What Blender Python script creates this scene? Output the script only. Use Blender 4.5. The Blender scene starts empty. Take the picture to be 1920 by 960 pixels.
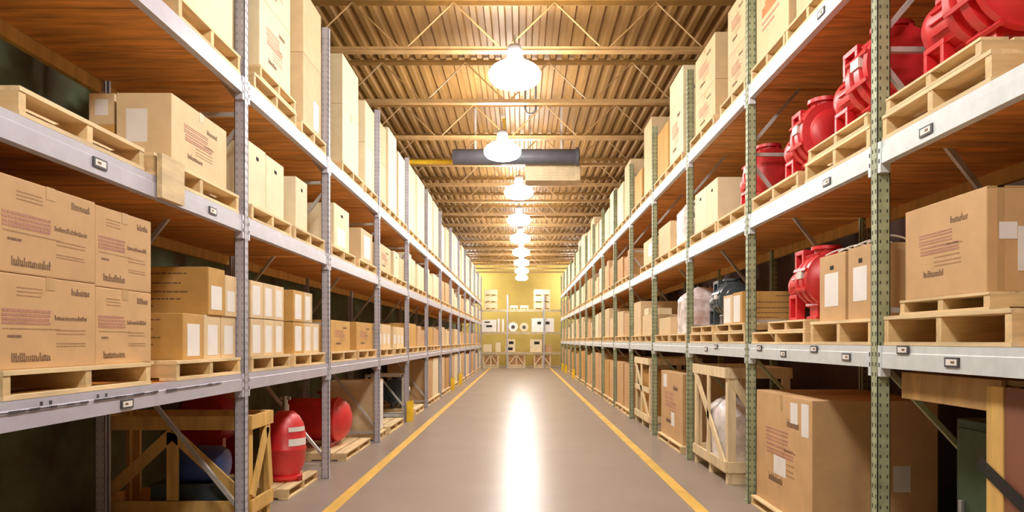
import bpy, bmesh, math, random
from mathutils import Vector, Matrix, noise

random.seed(7)
SC = bpy.context.scene
COL = SC.collection
F = 1320.0                       # focal length in pixels of the 1920-wide frame
XA = 2.09                        # half width of the aisle (post face to centre)

# ------------------------------------------------------------------ materials
MATS = {}
def mat(name, col, rough=0.6, metal=0.0, grain=None, var=0.12, rnd=0.0, bump=0.0, spec=0.5, emit=None, col2=None):
    """procedural principled material: two tones mixed by a noise, optional stretched grain and per-object tone"""
    m = bpy.data.materials.new(name); m.use_nodes = True
    nt = m.node_tree; N = nt.nodes; L = nt.links
    b = N['Principled BSDF']
    b.inputs['Roughness'].default_value = rough
    b.inputs['Metallic'].default_value = metal
    b.inputs['Specular IOR Level'].default_value = spec
    tc = N.new('ShaderNodeTexCoord'); mp = N.new('ShaderNodeMapping')
    L.new(tc.outputs['Object'], mp.inputs['Vector'])
    mp.inputs['Scale'].default_value = grain or (6, 6, 6)
    oi = N.new('ShaderNodeObjectInfo')
    L.new(oi.outputs['Random'], mp.inputs['Location'])
    nz = N.new('ShaderNodeTexNoise'); nz.inputs['Scale'].default_value = 1.0
    nz.inputs['Detail'].default_value = 5.0; nz.inputs['Roughness'].default_value = 0.6
    L.new(mp.outputs['Vector'], nz.inputs['Vector'])
    mx = N.new('ShaderNodeMix'); mx.data_type = 'RGBA'
    c2 = col2 or tuple(max(0, c * (1 - var * 2)) for c in col)
    mx.inputs['A'].default_value = (*c2, 1)
    mx.inputs['B'].default_value = (*[min(1, c * (1 + var)) for c in col], 1)
    cr = N.new('ShaderNodeMapRange'); cr.inputs['From Min'].default_value = .3; cr.inputs['From Max'].default_value = .7
    L.new(nz.outputs['Fac'], cr.inputs['Value']); L.new(cr.outputs['Result'], mx.inputs['Factor'])
    out = mx.outputs['Result']
    if rnd:
        hs = N.new('ShaderNodeHueSaturation')
        mr = N.new('ShaderNodeMapRange'); mr.inputs['To Min'].default_value = 1 - rnd; mr.inputs['To Max'].default_value = 1 + rnd
        L.new(oi.outputs['Random'], mr.inputs['Value']); L.new(mr.outputs['Result'], hs.inputs['Value'])
        L.new(out, hs.inputs['Color']); out = hs.outputs['Color']
    L.new(out, b.inputs['Base Color'])
    if bump:
        bp = N.new('ShaderNodeBump'); bp.inputs['Strength'].default_value = bump; bp.inputs['Distance'].default_value = .01
        L.new(nz.outputs['Fac'], bp.inputs['Height']); L.new(bp.outputs['Normal'], b.inputs['Normal'])
    if emit:
        b.inputs['Emission Color'].default_value = (*emit[:3], 1); b.inputs['Emission Strength'].default_value = emit[3]
    MATS[name] = m
    return m

M = {}
M['tan']   = mat('cardboard_tan',   (.62, .39, .19), .75, rnd=.06, var=.05)
M['gold']  = mat('cardboard_golden',(.60, .35, .10), .75, rnd=.08, var=.07)
M['pale']  = mat('cardboard_pale',  (.74, .56, .33), .75, rnd=.08, var=.05)
M['cream'] = mat('cardboard_cream', (.82, .71, .48), .7,  rnd=.06, var=.04)
M['brown'] = mat('cardboard_brown', (.52, .29, .12), .75, rnd=.06, var=.06)
M['white'] = mat('white_paper',     (.86, .84, .82), .6,  var=.03)
M['ink']   = mat('dark_ink',        (.22, .125, .07), .7,  var=.1)
M['ink2']  = mat('faded_red_ink',   (.50, .24, .17), .7,  var=.1)
M['ink3']  = mat('faint_brown_ink', (.42, .25, .12), .7,  var=.1)
M['orange']= mat('orange_ink',      (.75, .24, .08), .7,  var=.1)
M['tape']  = mat('brown_tape',      (.56, .36, .17), .35, var=.05)
M['hole']  = mat('dark_hole',       (.02, .016, .012), .9)
M['pine']  = mat('pine_boards',     (.86, .66, .38), .7, grain=(14, 2, 14), var=.14, rnd=.12, bump=.1)
M['pinex'] = mat('pine_blocks',     (.80, .58, .30), .7, grain=(2, 14, 14), var=.14, rnd=.12, bump=.1)
M['pale_pine'] = mat('pale_timber', (.84, .68, .42), .7, grain=(10, 10, 2), var=.12, rnd=.08, bump=.1)
M['amber'] = mat('amber_timber',    (.70, .44, .13), .7, grain=(10, 10, 2), var=.14, rnd=.08, bump=.1)
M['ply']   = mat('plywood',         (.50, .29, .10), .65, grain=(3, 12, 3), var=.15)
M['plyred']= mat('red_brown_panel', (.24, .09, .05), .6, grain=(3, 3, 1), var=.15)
M['deck']  = mat('shelf_planks',    (.80, .35, .085), .65, grain=(2, 16, 4), var=.22, bump=.1)
M['grey']  = mat('grey_painted_steel',(.47, .46, .53), .45, var=.08, spec=.5)
M['lav']   = mat('pale_grey_beam_paint',(.52, .51, .60), .4, var=.06)
M['greenhole'] = mat('dark_green_hole', (.09, .10, .06), .8)
M['green'] = mat('green_painted_steel',(.40, .44, .27), .5, var=.16, grain=(9, 9, 9))
M['blue']  = mat('pale_beam_paint', (.70, .76, .79), .4, var=.06, grain=(9, 9, 9))
M['zinc']  = mat('zinc_strut',      (.55, .54, .52), .4, metal=.3)
M['fainthole'] = mat('shaded_hole', (.30, .295, .33), .8)
M['frame'] = mat('dark_holder',     (.06, .06, .075), .5)
M['red']   = mat('red_enamel',      (.74, .022, .03), .40, var=.1, spec=1.0)
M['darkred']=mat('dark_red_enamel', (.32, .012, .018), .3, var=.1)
M['slate'] = mat('slate_machine_paint',(.07, .09, .11), .3)
M['blueeq']= mat('blue_machine_paint',(.05, .09, .32), .35)
M['silver']= mat('silver_metal',    (.62, .62, .63), .3, metal=.8)
M['cast']  = mat('grey_casting',    (.34, .34, .36), .45, metal=.3)
M['yellow']= mat('yellow_guard_paint',(.85, .55, .03), .45)
M['offwhite']=mat('off_white_paint',(.80, .78, .72), .5)
M['darkgrey']=mat('dark_grey_sheet',(.07, .07, .085), .5)
M['tansheet']=mat('tan_sheet_metal',(.58, .45, .28), .5)

# ------------------------------------------------------------------ mesh builder
class MB:
    def __init__(s): s.v = []; s.f = []; s.mi = []; s.mats = []; s.smooth = []
    def m(s, k):
        if k not in s.mats: s.mats.append(k)
        return s.mats.index(k)
    def add(s, vs, fs, k, smooth=False):
        n = len(s.v); s.v += [tuple(v) for v in vs]; i = s.m(k)
        for f in fs: s.f.append([a + n for a in f]); s.mi.append(i); s.smooth.append(smooth)
    def box(s, x0, x1, y0, y1, z0, z1, k):
        if x0 > x1: x0, x1 = x1, x0
        if y0 > y1: y0, y1 = y1, y0
        vs = [(x, y, z) for z in (z0, z1) for y in (y0, y1) for x in (x0, x1)]
        s.add(vs, [(0, 2, 3, 1), (4, 5, 7, 6), (0, 1, 5, 4), (2, 6, 7, 3), (0, 4, 6, 2), (1, 3, 7, 5)], k)
    def bar(s, p, q, w, t, k, up=(0, 0, 1)):
        """rectangular bar from p to q: w across, t along the 'up' side"""
        p, q = Vector(p), Vector(q); d = (q - p).normalized(); a = d.cross(Vector(up))
        if a.length < 1e-4: a = d.cross(Vector((1, 0, 0)))
        a.normalize(); b = a.cross(d); a *= w / 2; b *= t / 2
        vs = [p - a - b, p + a - b, p + a + b, p - a + b, q - a - b, q + a - b, q + a + b, q - a + b]
        s.add(vs, [(0, 1, 2, 3), (7, 6, 5, 4), (0, 4, 5, 1), (1, 5, 6, 2), (2, 6, 7, 3), (3, 7, 4, 0)], k)
    def lathe(s, o, axis, prof, k, n=28):
        """profile of (t along axis, radius) turned round the axis through o"""
        o = Vector(o); d = Vector(axis).normalized()
        a = d.cross(Vector((0, 0, 1)) if abs(d.z) < .9 else Vector((1, 0, 0))).normalized(); b = d.cross(a)
        vs = []
        for t, r in prof:
            for i in range(n):
                g = 2 * math.pi * i / n
                vs.append(o + d * t + (a * math.cos(g) + b * math.sin(g)) * max(r, 1e-4))
        fs = []
        for j in range(len(prof) - 1):
            for i in range(n):
                i2 = (i + 1) % n
                fs.append((j * n + i, j * n + i2, (j + 1) * n + i2, (j + 1) * n + i))
        fs.append(tuple(range(n))[::-1]); fs.append(tuple((len(prof) - 1) * n + i for i in range(n)))
        s.add(vs, fs, k, True)
    def cyl(s, p, q, r, k, n=12):
        d = Vector(q) - Vector(p); s.lathe(p, d, [(0, r), (d.length, r)], k, n)
    def tube(s, pts, r, k, n=8):
        for a, b in zip(pts, pts[1:]): s.cyl(a, b, r, k, n)
    def extrude_y(s, prof, y0, y1, k):
        n = len(prof)
        vs = [(x, y0, z) for x, z in prof] + [(x, y1, z) for x, z in prof]
        s.add(vs, [tuple(range(n))] + [tuple(range(2 * n - 1, n - 1, -1))] + [(i, i + n, (i + 1) % n + n, (i + 1) % n) for i in range(n)], k)
    def mesh(s, name, bevel=0.0):
        me = bpy.data.meshes.new(name)
        me.from_pydata(s.v, [], s.f)
        for k in s.mats: me.materials.append(M[k])
        me.polygons.foreach_set('material_index', s.mi)
        me.polygons.foreach_set('use_smooth', s.smooth)
        bm = bmesh.new(); bm.from_mesh(me)
        bmesh.ops.recalc_face_normals(bm, faces=bm.faces)
        if bevel: bmesh.ops.bevel(bm, geom=bm.edges[:] + bm.verts[:], offset=bevel, segments=2, profile=.6, affect='EDGES')
        for e in bm.edges:
            if len(e.link_faces) == 2 and e.calc_face_angle(0) > .7: e.smooth = False
        bm.to_mesh(me); bm.free(); me.update()
        return me

def link(name, me, parent=None, loc=(0, 0, 0), rz=0):
    o = bpy.data.objects.new(name, me); COL.objects.link(o)
    o.location = loc; o.rotation_euler = (0, 0, rz)
    if parent is not None: o.parent = parent
    return o

LABELS = {}
def tag(o, label, cat, group=None):
    n = len(label.replace(',', ' ').split())
    assert 4 <= n <= 16, (n, label)
    assert label not in LABELS, label
    LABELS[label] = 1
    o['label'] = label; o['category'] = cat; o['kind'] = 'thing'
    if group: o['group'] = group
    return o
def thing(name, loc, label, cat, group=None, rz=0):
    return tag(link(name, None, None, loc, rz), label, cat, group)
def struct(o): o['kind'] = 'structure'; return o

ORD = 'zeroth first second third fourth fifth sixth seventh eighth ninth tenth eleventh twelfth thirteenth fourteenth fifteenth sixteenth'.split()
PAINT = {-1: 'grey', 1: 'green'}
LV = ['floor level', 'lowest shelf', 'middle shelf', 'top shelf']
ROWNAME = {-1: 'grey-post rack row', 1: 'green-post rack row'}

# ------------------------------------------------------------------ racks
FR = {-1: [2.62, 5.32, 7.64, 10.37, 13.07, 15.77] + [15.77 + 2.71 * i for i in range(1, 9)],
      1: [1.78 + 2.35 * i for i in range(16)]}
TOPS = {-1: [0, 1.25, 2.445, 3.49], 1: [0, 1.47, 2.66, 3.85]}
BH = {-1: .125, 1: .13}
PW = .076; RD = 1.13; RH = 4.9
def past(s, k):          # where a bay stands, in words
    return ('before the first %s post' % PAINT[s]) if k == 0 else 'past the %s %s post' % (ORD[k], PAINT[s])

def post_mesh(s, paint):
    b = MB(); t = .005; hk = 'fainthole' if paint == 'grey' else 'greenhole'
    # open channel: web towards the aisle, two flanges, two lips; local x grows away from the aisle
    b.box(0, s * t, 0, PW, 0, RH, paint)
    b.box(0, s * PW, 0, t, 0, RH, paint); b.box(0, s * PW, PW - t, PW, 0, RH, paint)
    b.box(s * (PW - t), s * PW, 0, .022, 0, RH, paint); b.box(s * (PW - t), s * PW, PW - .022, PW, 0, RH, paint)
    for i in range(int(RH / .06)):
        z = .1 + i * .06
        if z > RH - .1: break
        for y in (.020, PW - .020):
            b.box(-s * .0009, s * .002, y - .006, y + .006, z - .012, z + .012, hk)
        for x in (.018, .058):
            b.box(s * (x - .005), s * (x + .005), -.0009, .002, z - .010, z + .010, hk)
    return b.mesh('post')
def baseplate_mesh(s, paint):
    b = MB(); b.box(-s * .02, s * .12, 0, PW, 0, .008, paint)
    b.cyl((-s * .008, .05, .008), (-s * .008, .05, .03), .008, 'zinc', 8)
    b.box(-s * .004, s * .0, 0, PW, .008, .10, paint)
    return b.mesh('base_plate')
BEAMS = {}
def beam_mesh(s, length, paint, h, back=False):
    key = (s, round(length, 3), paint, h, back)
    if key in BEAMS: return BEAMS[key]
    b = MB()
    if back:
        b.box(0, s * .045, 0, length, -h, -.03, paint)
    else:
        p = [(0.006, 0), (.05, 0), (.05, -h), (0, -h), (0, -h * .34), (.006, -h * .30)]
        b.extrude_y([(s * x, z) for x, z in p], 0, length, paint)
        for y0, y1 in ((0, .035), (length - .035, length)):
            b.box(-s * .004, s * .054, y0, y1, -h - .05, .0, paint)
            for z in (-.05, -.11): b.box(-s * .0052, s * 0, y0 + .012, y0 + .022, z - .015, z + .01, 'hole')
    BEAMS[key] = b.mesh('shelf_beam', )
    return BEAMS[key]
DECKS = {}
def deck_mesh(s, length):
    key = (s, round(length, 3))
    if key in DECKS: return DECKS[key]
    b = MB(); n = max(1, round(length / .29)); w = length / n
    for i in range(n):
        b.box(s * .057, s * (RD - .052), i * w + .002, (i + 1) * w - .002, -.028 - .003 * (i % 2), -.001, 'deck')
    DECKS[key] = b.mesh('deck'); return DECKS[key]
def holder_mesh(s):
    b = MB(); b.box(-s * .007, 0, 0, .115, 0, .048, 'frame')
    b.box(-s * .009, -s * .006, .014, .101, .009, .039, 'white')
    b.box(-s * .0095, -s * .006, .03, .06, .018, .030, 'ink')
    return b.mesh('label_holder')
def strut(p, q, name='brace', k='zinc'):
    b = MB(); b.bar(p, q, .030, .030, k, up=(0, 1, 0)); return b.mesh(name)

HOLD = {(1, 0, 1): [(3.80, -.045), (3.36, -.10)], (1, 1, 1): [(4.97, -.055), (4.47, -.10), (5.56, -.10), (6.12, -.06)],
        (1, 0, 2): [(3.58, -.10)], (1, 1, 2): [(4.76, -.10)], (1, 1, 3): [(4.85, -.09)], (1, 2, 1): [(7.5, -.06), (7.9, -.09)],
        (-1, 0, 2): [(3.44, -.09), (4.72, -.09)], (-1, 0, 1): [(3.68, -.11)]}
POSTM = {s: post_mesh(s, PAINT[s]) for s in (-1, 1)}
BACKM = {s: post_mesh(-s, PAINT[s]) for s in (-1, 1)}
BASEM = {s: baseplate_mesh(s, PAINT[s]) for s in (-1, 1)}
BEAMPAINT = {-1: 'lav', 1: 'blue'}
HOLDM = {s: holder_mesh(s) for s in (-1, 1)}
BR = {}
for s in (-1, 1):
    x0, x1 = s * .078, s * (RD - .078)
    yy = PW / 2
    BR[s] = [strut((x0, yy, .25), (x1, yy, 1.45)) if s < 0 else strut((x0, yy, 1.33), (x1, yy, .28), 'brace', 'green'), strut((x1, yy, 1.85), (x0, yy, 3.1)), strut((x0, yy, 3.35), (x1, yy, 4.5)),
             strut((x0, yy, .14), (x1, yy, .14)), strut((x0, yy, 1.68), (x1, yy, 1.68)), strut((x0, yy, 3.22), (x1, yy, 3.22)), strut((x0, yy, 4.7), (x1, yy, 4.7))]

def frame_parts(root, s, yloc):
    for m_, dx in ((POSTM[s], 0), (BACKM[s], s * RD)):
        p = link('post', m_, root, (dx, yloc, 0))
        pl = link('base_plate', BASEM[s] if dx == 0 else BASEM[-s], p)
    for m_ in BR[s]: link('brace', m_, root, (0, yloc, 0))

for s in (-1, 1):
    fr = FR[s]
    for k in range(len(fr) - 1):
        ya, yb = fr[k] + PW, fr[k + 1]
        w = '%s-post pallet rack bay with pale beams, %s' % (PAINT[s], 'frontmost of its row' if k == 0 else 'starting at the %s post from the front' % ORD[k])
        root = thing('pallet_rack', (s * XA, fr[k], 0), w, 'pallet rack', 'bays of the ' + ROWNAME[s])
        if k == 0: frame_parts(root, s, 0)
        frame_parts(root, s, fr[k + 1] - fr[k])
        for lv in (1, 2, 3):
            z = TOPS[s][lv]
            bm_ = link('shelf_beam', beam_mesh(s, yb - ya, BEAMPAINT[s], BH[s]), root, (s * .005, PW, z))
            for yh, dz in HOLD.get((s, k, lv), []):
                link('label_holder', HOLDM[s], bm_, (0, yh - ya, dz))
            if (s, k, lv) == (-1, 0, 1):
                sr = random.Random(4)
                for y0, y1, z0 in ((.12, .70, -.046), (.75, 1.35, -.044), (1.45, 2.2, -.045)):
                    sb = MB(); u = y0
                    while u < y1:
                        e_ = u + sr.uniform(.015, .07); h_ = sr.uniform(.002, .007); sb.box(.005, .0066, u, e_, z0 - h_, z0 + h_, 'frame'); u = e_ + sr.uniform(.0, .004)
                    link('scuff_marks', sb.mesh('scuff_marks'), bm_)
                for y0 in (.37, .43, .78, .85):
                    sb = MB(); sb.box(.005, .0068, y0 - .009, y0 + .009, -.034, -.016, 'frame'); link('bolt_hole', sb.mesh('bolt_hole'), bm_)
            link('rear_beam', beam_mesh(s, yb - ya, 'amber', BH[s], True), root, (s * (RD - .05), PW, z))
            link('deck', deck_mesh(s, yb - ya), root, (0, PW, z))

# ------------------------------------------------------------------ pallets
PALL = {}
def pallet_parts(L, W, h):
    key = (round(L, 2), round(W, 2), round(h, 3))
    if key in PALL: return PALL[key]
    t = min(.02, h * .16); out = {}
    b = MB(); n = 6; bw = W / n * .86
    for i in range(n):
        x = -W / 2 + i * (W - bw) / (n - 1); b.box(x, x + bw, -L / 2, L / 2, h - t, h, 'pine')
    out['top_deck'] = b.mesh('top_deck')
    b = MB(); n = 3; bw = W / 9
    for i in range(n):
        x = -W / 2 + i * (W - bw) / (n - 1); b.box(x, x + bw, -L / 2, L / 2, 0, t, 'pine')
    out['bottom_deck'] = b.mesh('bottom_deck')
    b = MB(); b.box(-W / 2 + .004, W / 2 - .004, -.022, .022, t, h - t, 'pinex'); out['stringer'] = b.mesh('stringer')
    b = MB()
    bw = W / 6 * .86
    for i in range(6):
        x = -W / 2 + i * (W - bw) / 5; b.box(x, x + bw, -L / 2, L / 2, h - t, h, 'pine')
    bw = W / 9
    for i in range(3):
        x = -W / 2 + i * (W - bw) / 2; b.box(x, x + bw, -L / 2, L / 2, 0, t, 'pine')
    for y in (-L / 2 + .022, 0, L / 2 - .022): b.box(-W / 2 + .004, W / 2 - .004, y - .022, y + .022, t, h - t, 'pinex')
    out['whole'] = b.mesh('pallet')
    PALL[key] = out
    return out
def pallet(s, y0, y1, z, label, h=.125, W=.98, inset=.012, group=None):
    z += .002; h -= .002
    L = y1 - y0; P = pallet_parts(L, W, h); loc = (s * (XA + inset + W / 2), (y0 + y1) / 2, z)
    if y0 > 13.2:
        return tag(link('wooden_pallet', P['whole'], None, loc), label, 'pallet', group)
    r = thing('wooden_pallet', loc, label, 'pallet', group)
    link('top_deck', P['top_deck'], r); link('bottom_deck', P['bottom_deck'], r)
    for y in (-L / 2 + .022, 0, L / 2 - .022): link('stringer', P['stringer'], r, (0, y, 0))
    return r

# ------------------------------------------------------------------ cartons
BOX = {}
def box_mesh(dx, dy, h, tint, big):
    key = (round(dx, 3), round(dy, 3), round(h, 3), tint)
    if key in BOX: return BOX[key]
    b = MB(); b.box(-dx / 2, dx / 2, -dy / 2, dy / 2, 0, h, tint)
    BOX[key] = b.mesh('carton', .006 if big else 0); return BOX[key]
class Face:
    """a side of a carton: u 0..1 left to right as read, v 0..1 upwards"""
    def __init__(f, s, dx, dy, h, side):
        f.h = h
        if side == 'aisle':
            f.o = Vector((-s * dx / 2, s * dy / 2, 0)); f.u = Vector((0, -s, 0)); f.w = dy; f.n = Vector((-s, 0, 0))
        else:
            f.o = Vector((-dx / 2, -dy / 2, 0)); f.u = Vector((1, 0, 0)); f.w = dx; f.n = Vector((0, -1, 0))
    def rect(f, b, u0, u1, v0, v1, k, t=.0015, lift=0):
        ps = []
        for d in (lift - .0005, lift + t):
            for u, v in ((u0, v0), (u1, v0), (u1, v1), (u0, v1)):
                ps.append(f.o + f.u * (u * f.w) + Vector((0, 0, v * f.h)) + f.n * d)
        b.add(ps, [(0, 1, 2, 3), (7, 6, 5, 4), (0, 4, 5, 1), (1, 5, 6, 2), (2, 6, 7, 3), (3, 7, 4, 0)], k)
    def word(f, b, u0, u1, v0, v1, k, rnd):
        """a smeared printed word: upright strokes of uneven height joined by low strokes"""
        n = max(4, int((u1 - u0) * f.w / .012)); st = (u1 - u0) / n
        for i in range(n):
            a = u0 + i * st; tall = 1 if i == 0 or rnd.random() < .25 else rnd.uniform(.55, .75)
            f.rect(b, a + st * .12, a + st * .62, v0, v0 + (v1 - v0) * tall, k)
            if rnd.random() < .6:
                q = rnd.choice((.0, .45)); f.rect(b, a + st * .12, a + st * 1.0, v0 + (v1 - v0) * q, v0 + (v1 - v0) * (q + .2), k, .0012)
    def line(f, b, u0, u1, v, hh, k, rnd):
        u = u0
        while u < u1 - .01:
            e = min(u1, u + rnd.uniform(.02, .07)); f.rect(b, u, e, v - hh / 2, v + hh / 2, k, .0012); u = e + .008
def print_big(f, seed, logo=False):
    rnd = random.Random(seed); B = [MB() for _ in range(8)]
    b = B[0]; f.word(b, .72, .93, .83, .91, 'ink', rnd)
    b = B[1]
    for v in (.86, .82, .78): f.line(b, .18, .42, v, .012, 'ink3', rnd)
    b = B[2]
    for v in (.62, .575, .53, .49): f.line(b, .05, .50, v, .03, 'ink2', rnd)
    b = B[3]
    f.word(b, .54, .90, .535, .59, 'ink', rnd)
    b = B[4]
    f.line(b, .06, .60, .43, .012, 'ink3', rnd); f.line(B[7], .10, .22, .35, .025, 'ink', rnd)
    b = B[5]
    for v in (.42, .38, .27, .24): f.line(b, .56, .88, v, .012, 'ink3', rnd)
    b = B[6]
    f.word(b, .13, .50, .08, .175, 'ink', rnd)
    return [q.mesh('printed_lettering') for q in B]
def print_mid(f, seed):
    rnd = random.Random(seed); B = [MB() for _ in range(4)]
    b = B[0]; f.word(b, .60, .80, .74, .81, 'ink', rnd)
    b = B[1]
    for v in (.68, .65, .61, .58): f.line(b, .20, .62, v, .016, 'ink2', rnd)
    for v in (.54, .50, .47): f.line(b, .22, .70, v, .020, 'ink2', rnd)
    f.line(b, .55, .74, .53, .016, 'ink3', rnd)
    for v in (.42, .37, .33): f.line(B[3], .40, .72, v, .012, 'ink3', rnd)
    b = B[2]
    f.word(b, .26, .52, .22, .29, 'ink', rnd)
    return [q.mesh('printed_lettering') for q in B]
def print_stripes(f, seed):
    rnd = random.Random(seed); out = []
    for v, a, c in ((.86, .55, .85), (.66, .15, .8), (.48, .1, .85), (.33, .2, .8), (.18, .1, .6)):
        b = MB(); f.line(b, a, c, v, .03, 'ink', rnd); out.append(b.mesh('printed_lettering'))
    return out

def carton(s, y0, y1, z0, h, label, tint='tan', depth=.85, inset=.06, marks=(), group=None, name='cardboard_carton'):
    dy = y1 - y0
    near = y0 < 13.4
    o = tag(link(name, box_mesh(depth, dy, h, tint, near), None, (s * (XA + inset + depth / 2), (y0 + y1) / 2, z0)), label, 'carton', group)
    fa = Face(s, depth, dy, h, 'aisle'); fc = Face(s, depth, dy, h, 'camera')
    seed = int(y0 * 1000 + z0 * 77)
    for m_ in marks:
        if m_ == 'big':
            for q_ in print_big(fa, seed): link('printed_lettering', q_, o)
        elif m_ == 'mid':
            for q_ in print_mid(fa, seed): link('printed_lettering', q_, o)
        elif m_ == 'stripes':
            for q_ in print_stripes(fc, seed): link('printed_lettering', q_, o)
        elif m_ == 'hole':
            b = MB(); fa.rect(b, .43, .57, .77, .83, 'hole'); link('hand_hole', b.mesh('hand_hole'), o)
        elif m_ == 'seam':
            b = MB(); fc.rect(b, .06, .10, 0.0, 1, 'tape'); fc.rect(b, .0, 1, .985, 1, 'tape'); link('packing_tape', b.mesh('packing_tape'), o)
        elif m_ == 'toptape':
            b = MB(); b.box(-depth / 2, depth / 2, -.03, .03, h - .0005, h + .0012, 'tape'); fa.rect(b, .5 - .03 / dy, .5 + .03 / dy, .86, 1, 'tape')
            link('packing_tape', b.mesh('packing_tape'), o)
        elif m_ == 'strap':
            for q in (.25, .75):
                b = MB()
                pts = [(-depth / 2 + depth * i / 8, (q - .5) * dy, h + .004 + .05 * math.sin(math.pi * i / 8)) for i in range(9)]
                b.tube(pts, .006, 'white', 6)
                link('carrying_strap', b.mesh('carrying_strap'), o)
        elif isinstance(m_, tuple) and m_[0] in ('paper', 'cpaper'):
            f = fa if m_[0] == 'paper' else fc
            b = MB(); u0, u1, v0, v1 = m_[1:5]; f.rect(b, u0, u1, v0, v1, 'white', .002)
            rnd = random.Random(seed + 5)
            w_, h_ = u1 - u0, v1 - v0
            for q in (.86, .74, .3, .2, .1):
                f.line(b, u0 + .12 * w_, u0 + rnd.uniform(.6, .9) * w_, v0 + q * h_, .035 * h_, 'ink3', rnd)
            lb = link('paper_label', b.mesh('paper_label'), o); lb['label'] = 'white paper label'
        elif m_ == 'logo':
            b = MB(); rnd = random.Random(3)
            fa.rect(b, .2, .72, .58, .7, 'orange'); fa.rect(b, .3, .62, .70, .76, 'orange'); fa.line(b, .2, .75, .5, .03, 'ink2', rnd); fa.line(b, .2, .6, .42, .03, 'ink2', rnd)
            link('printed_lettering', b.mesh('printed_lettering'), o)['label'] = 'orange-red printed mark'
    return o

G = lambda s, lv, what: '%s on the %s of the %s' % (what, LV[lv], ROWNAME[s])
P_ = lambda s, lv: G(s, lv, 'pallets')
C_ = lambda s, lv: G(s, lv, 'cartons')
def T(s, lv): return TOPS[s][lv]

# ---- grey-post row (s = -1)
s = -1
z = T(s, 1)
pallet(s, 2.86, 4.0, z, 'pine pallet under the four big printed cartons', h=.125, group=P_(s, 1))
carton(s, 2.88, 3.555, z + .125, .41, 'big printed carton at the bottom of the four-carton stack, nearer the front', 'tan', marks=('big', 'toptape'), group=C_(s, 1))
carton(s, 2.88, 3.555, z + .537, .41, 'big printed carton on top of the four-carton stack, nearer the front', 'tan', marks=('big', 'toptape'), group=C_(s, 1))
carton(s, 3.57, 4.11, z + .125, .40, 'printed carton at the bottom of the four-carton stack, farther down the aisle', 'tan', inset=.07, marks=('big', 'toptape'), group=C_(s, 1))
carton(s, 3.57, 4.11, z + .527, .415, 'printed carton on top of the four-carton stack, farther down the aisle', 'tan', inset=.07, marks=('big', 'toptape'), group=C_(s, 1))
pallet(s, 4.30, 5.28, z, 'pine pallet under white-labelled cartons just before the first grey post', group=P_(s, 1))
for i, (a, b_) in enumerate(((4.476, 4.765), (4.775, 5.035), (5.045, 5.30))):
    carton(s, a, b_, z + .125, .30, 'white-labelled carton, %s from the front in lower layer before first grey post' % ORD[i + 1], 'gold' if i == 0 else 'pale', depth=.95, inset=.06,
           marks=(('paper', .2, .8, .08, .78),) + (('stripes',) if i == 0 else ()), group=C_(s, 1))
for i, (a, b_) in enumerate(((4.82, 5.085), (5.095, 5.30))):
    carton(s, a, b_, z + .426, .33 - .03 * i, 'white-labelled carton, %s of two stacked on top before the first grey post' % ORD[i + 1], 'gold' if i == 0 else 'pale', depth=.95, inset=.05,
           marks=(('paper', .15, .8, .12, .62),) + (('stripes',) if i == 0 else ()), group=C_(s, 1))
pallet(s, 5.50, 6.42, z, 'pine pallet under six white-labelled cartons past the first grey post', group=P_(s, 1))
for r in range(2):
    for i, (a, b_) in enumerate(((5.60, 5.87), (5.88, 6.13), (6.14, 6.38))):
        carton(s, a, b_, z + .125 + r * .306, .30, 'white-labelled carton, %s column of the nearer six-pack, %s layer, past first grey post' % (ORD[i + 1], 'upper' if r else 'lower'), 'pale',
               marks=(('paper', .14, .74, .08, .88 if r else .84),), group=C_(s, 1))
pallet(s, 6.54, 7.56, z, 'pine pallet under five white-labelled cartons before the second grey post', group=P_(s, 1))
for r in range(2):
    for i, (a, b_) in enumerate(((6.65, 6.97), (6.98, 7.25), (7.26, 7.50))[:3 - r]):
        carton(s, a, b_, z + .125 + r * .306, .30, 'white-labelled carton, %s column of the five before second grey post, %s layer' % (ORD[i + 1], 'upper' if r else 'lower'),
               'gold' if i == 0 else 'pale', marks=(('paper', .14, .74, .08, .88),) + (('stripes',) if i == 0 else ()), group=C_(s, 1))
pallet(s, 7.80, 8.95, z, 'pine pallet under the first golden carton past the second grey post', group=P_(s, 1))
carton(s, 7.95, 8.85, z + .125, .36, 'wide golden carton, first past the second grey post, lowest shelf', 'gold', marks=('mid', 'toptape'), group=C_(s, 1))
pallet(s, 9.12, 10.26, z, 'pine pallet under the second golden carton past the second grey post', group=P_(s, 1))
carton(s, 9.2, 10.15, z + .125, .37, 'wide golden carton, second past the second grey post, lowest shelf', 'gold', marks=('mid', 'toptape'), group=C_(s, 1))
for j, (a, b_) in enumerate(((10.55, 11.65), (11.8, 12.95))):
    pallet(s, a, b_, z, 'pine pallet under the %s row of pale cartons past the third grey post' % ORD[j + 1], group=P_(s, 1))
    for i in range(3):
        w = (b_ - a - .06) / 3
        carton(s, a + .03 + i * w, a + .02 + (i + 1) * w, z + .125, .38 - .02 * j, 'pale carton, %s of three on %s pallet past third grey post, lowest shelf' % (ORD[i + 1], ORD[j + 1]), 'pale',
               marks=(('paper', .2, .7, .2, .6),), group=C_(s, 1))

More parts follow.
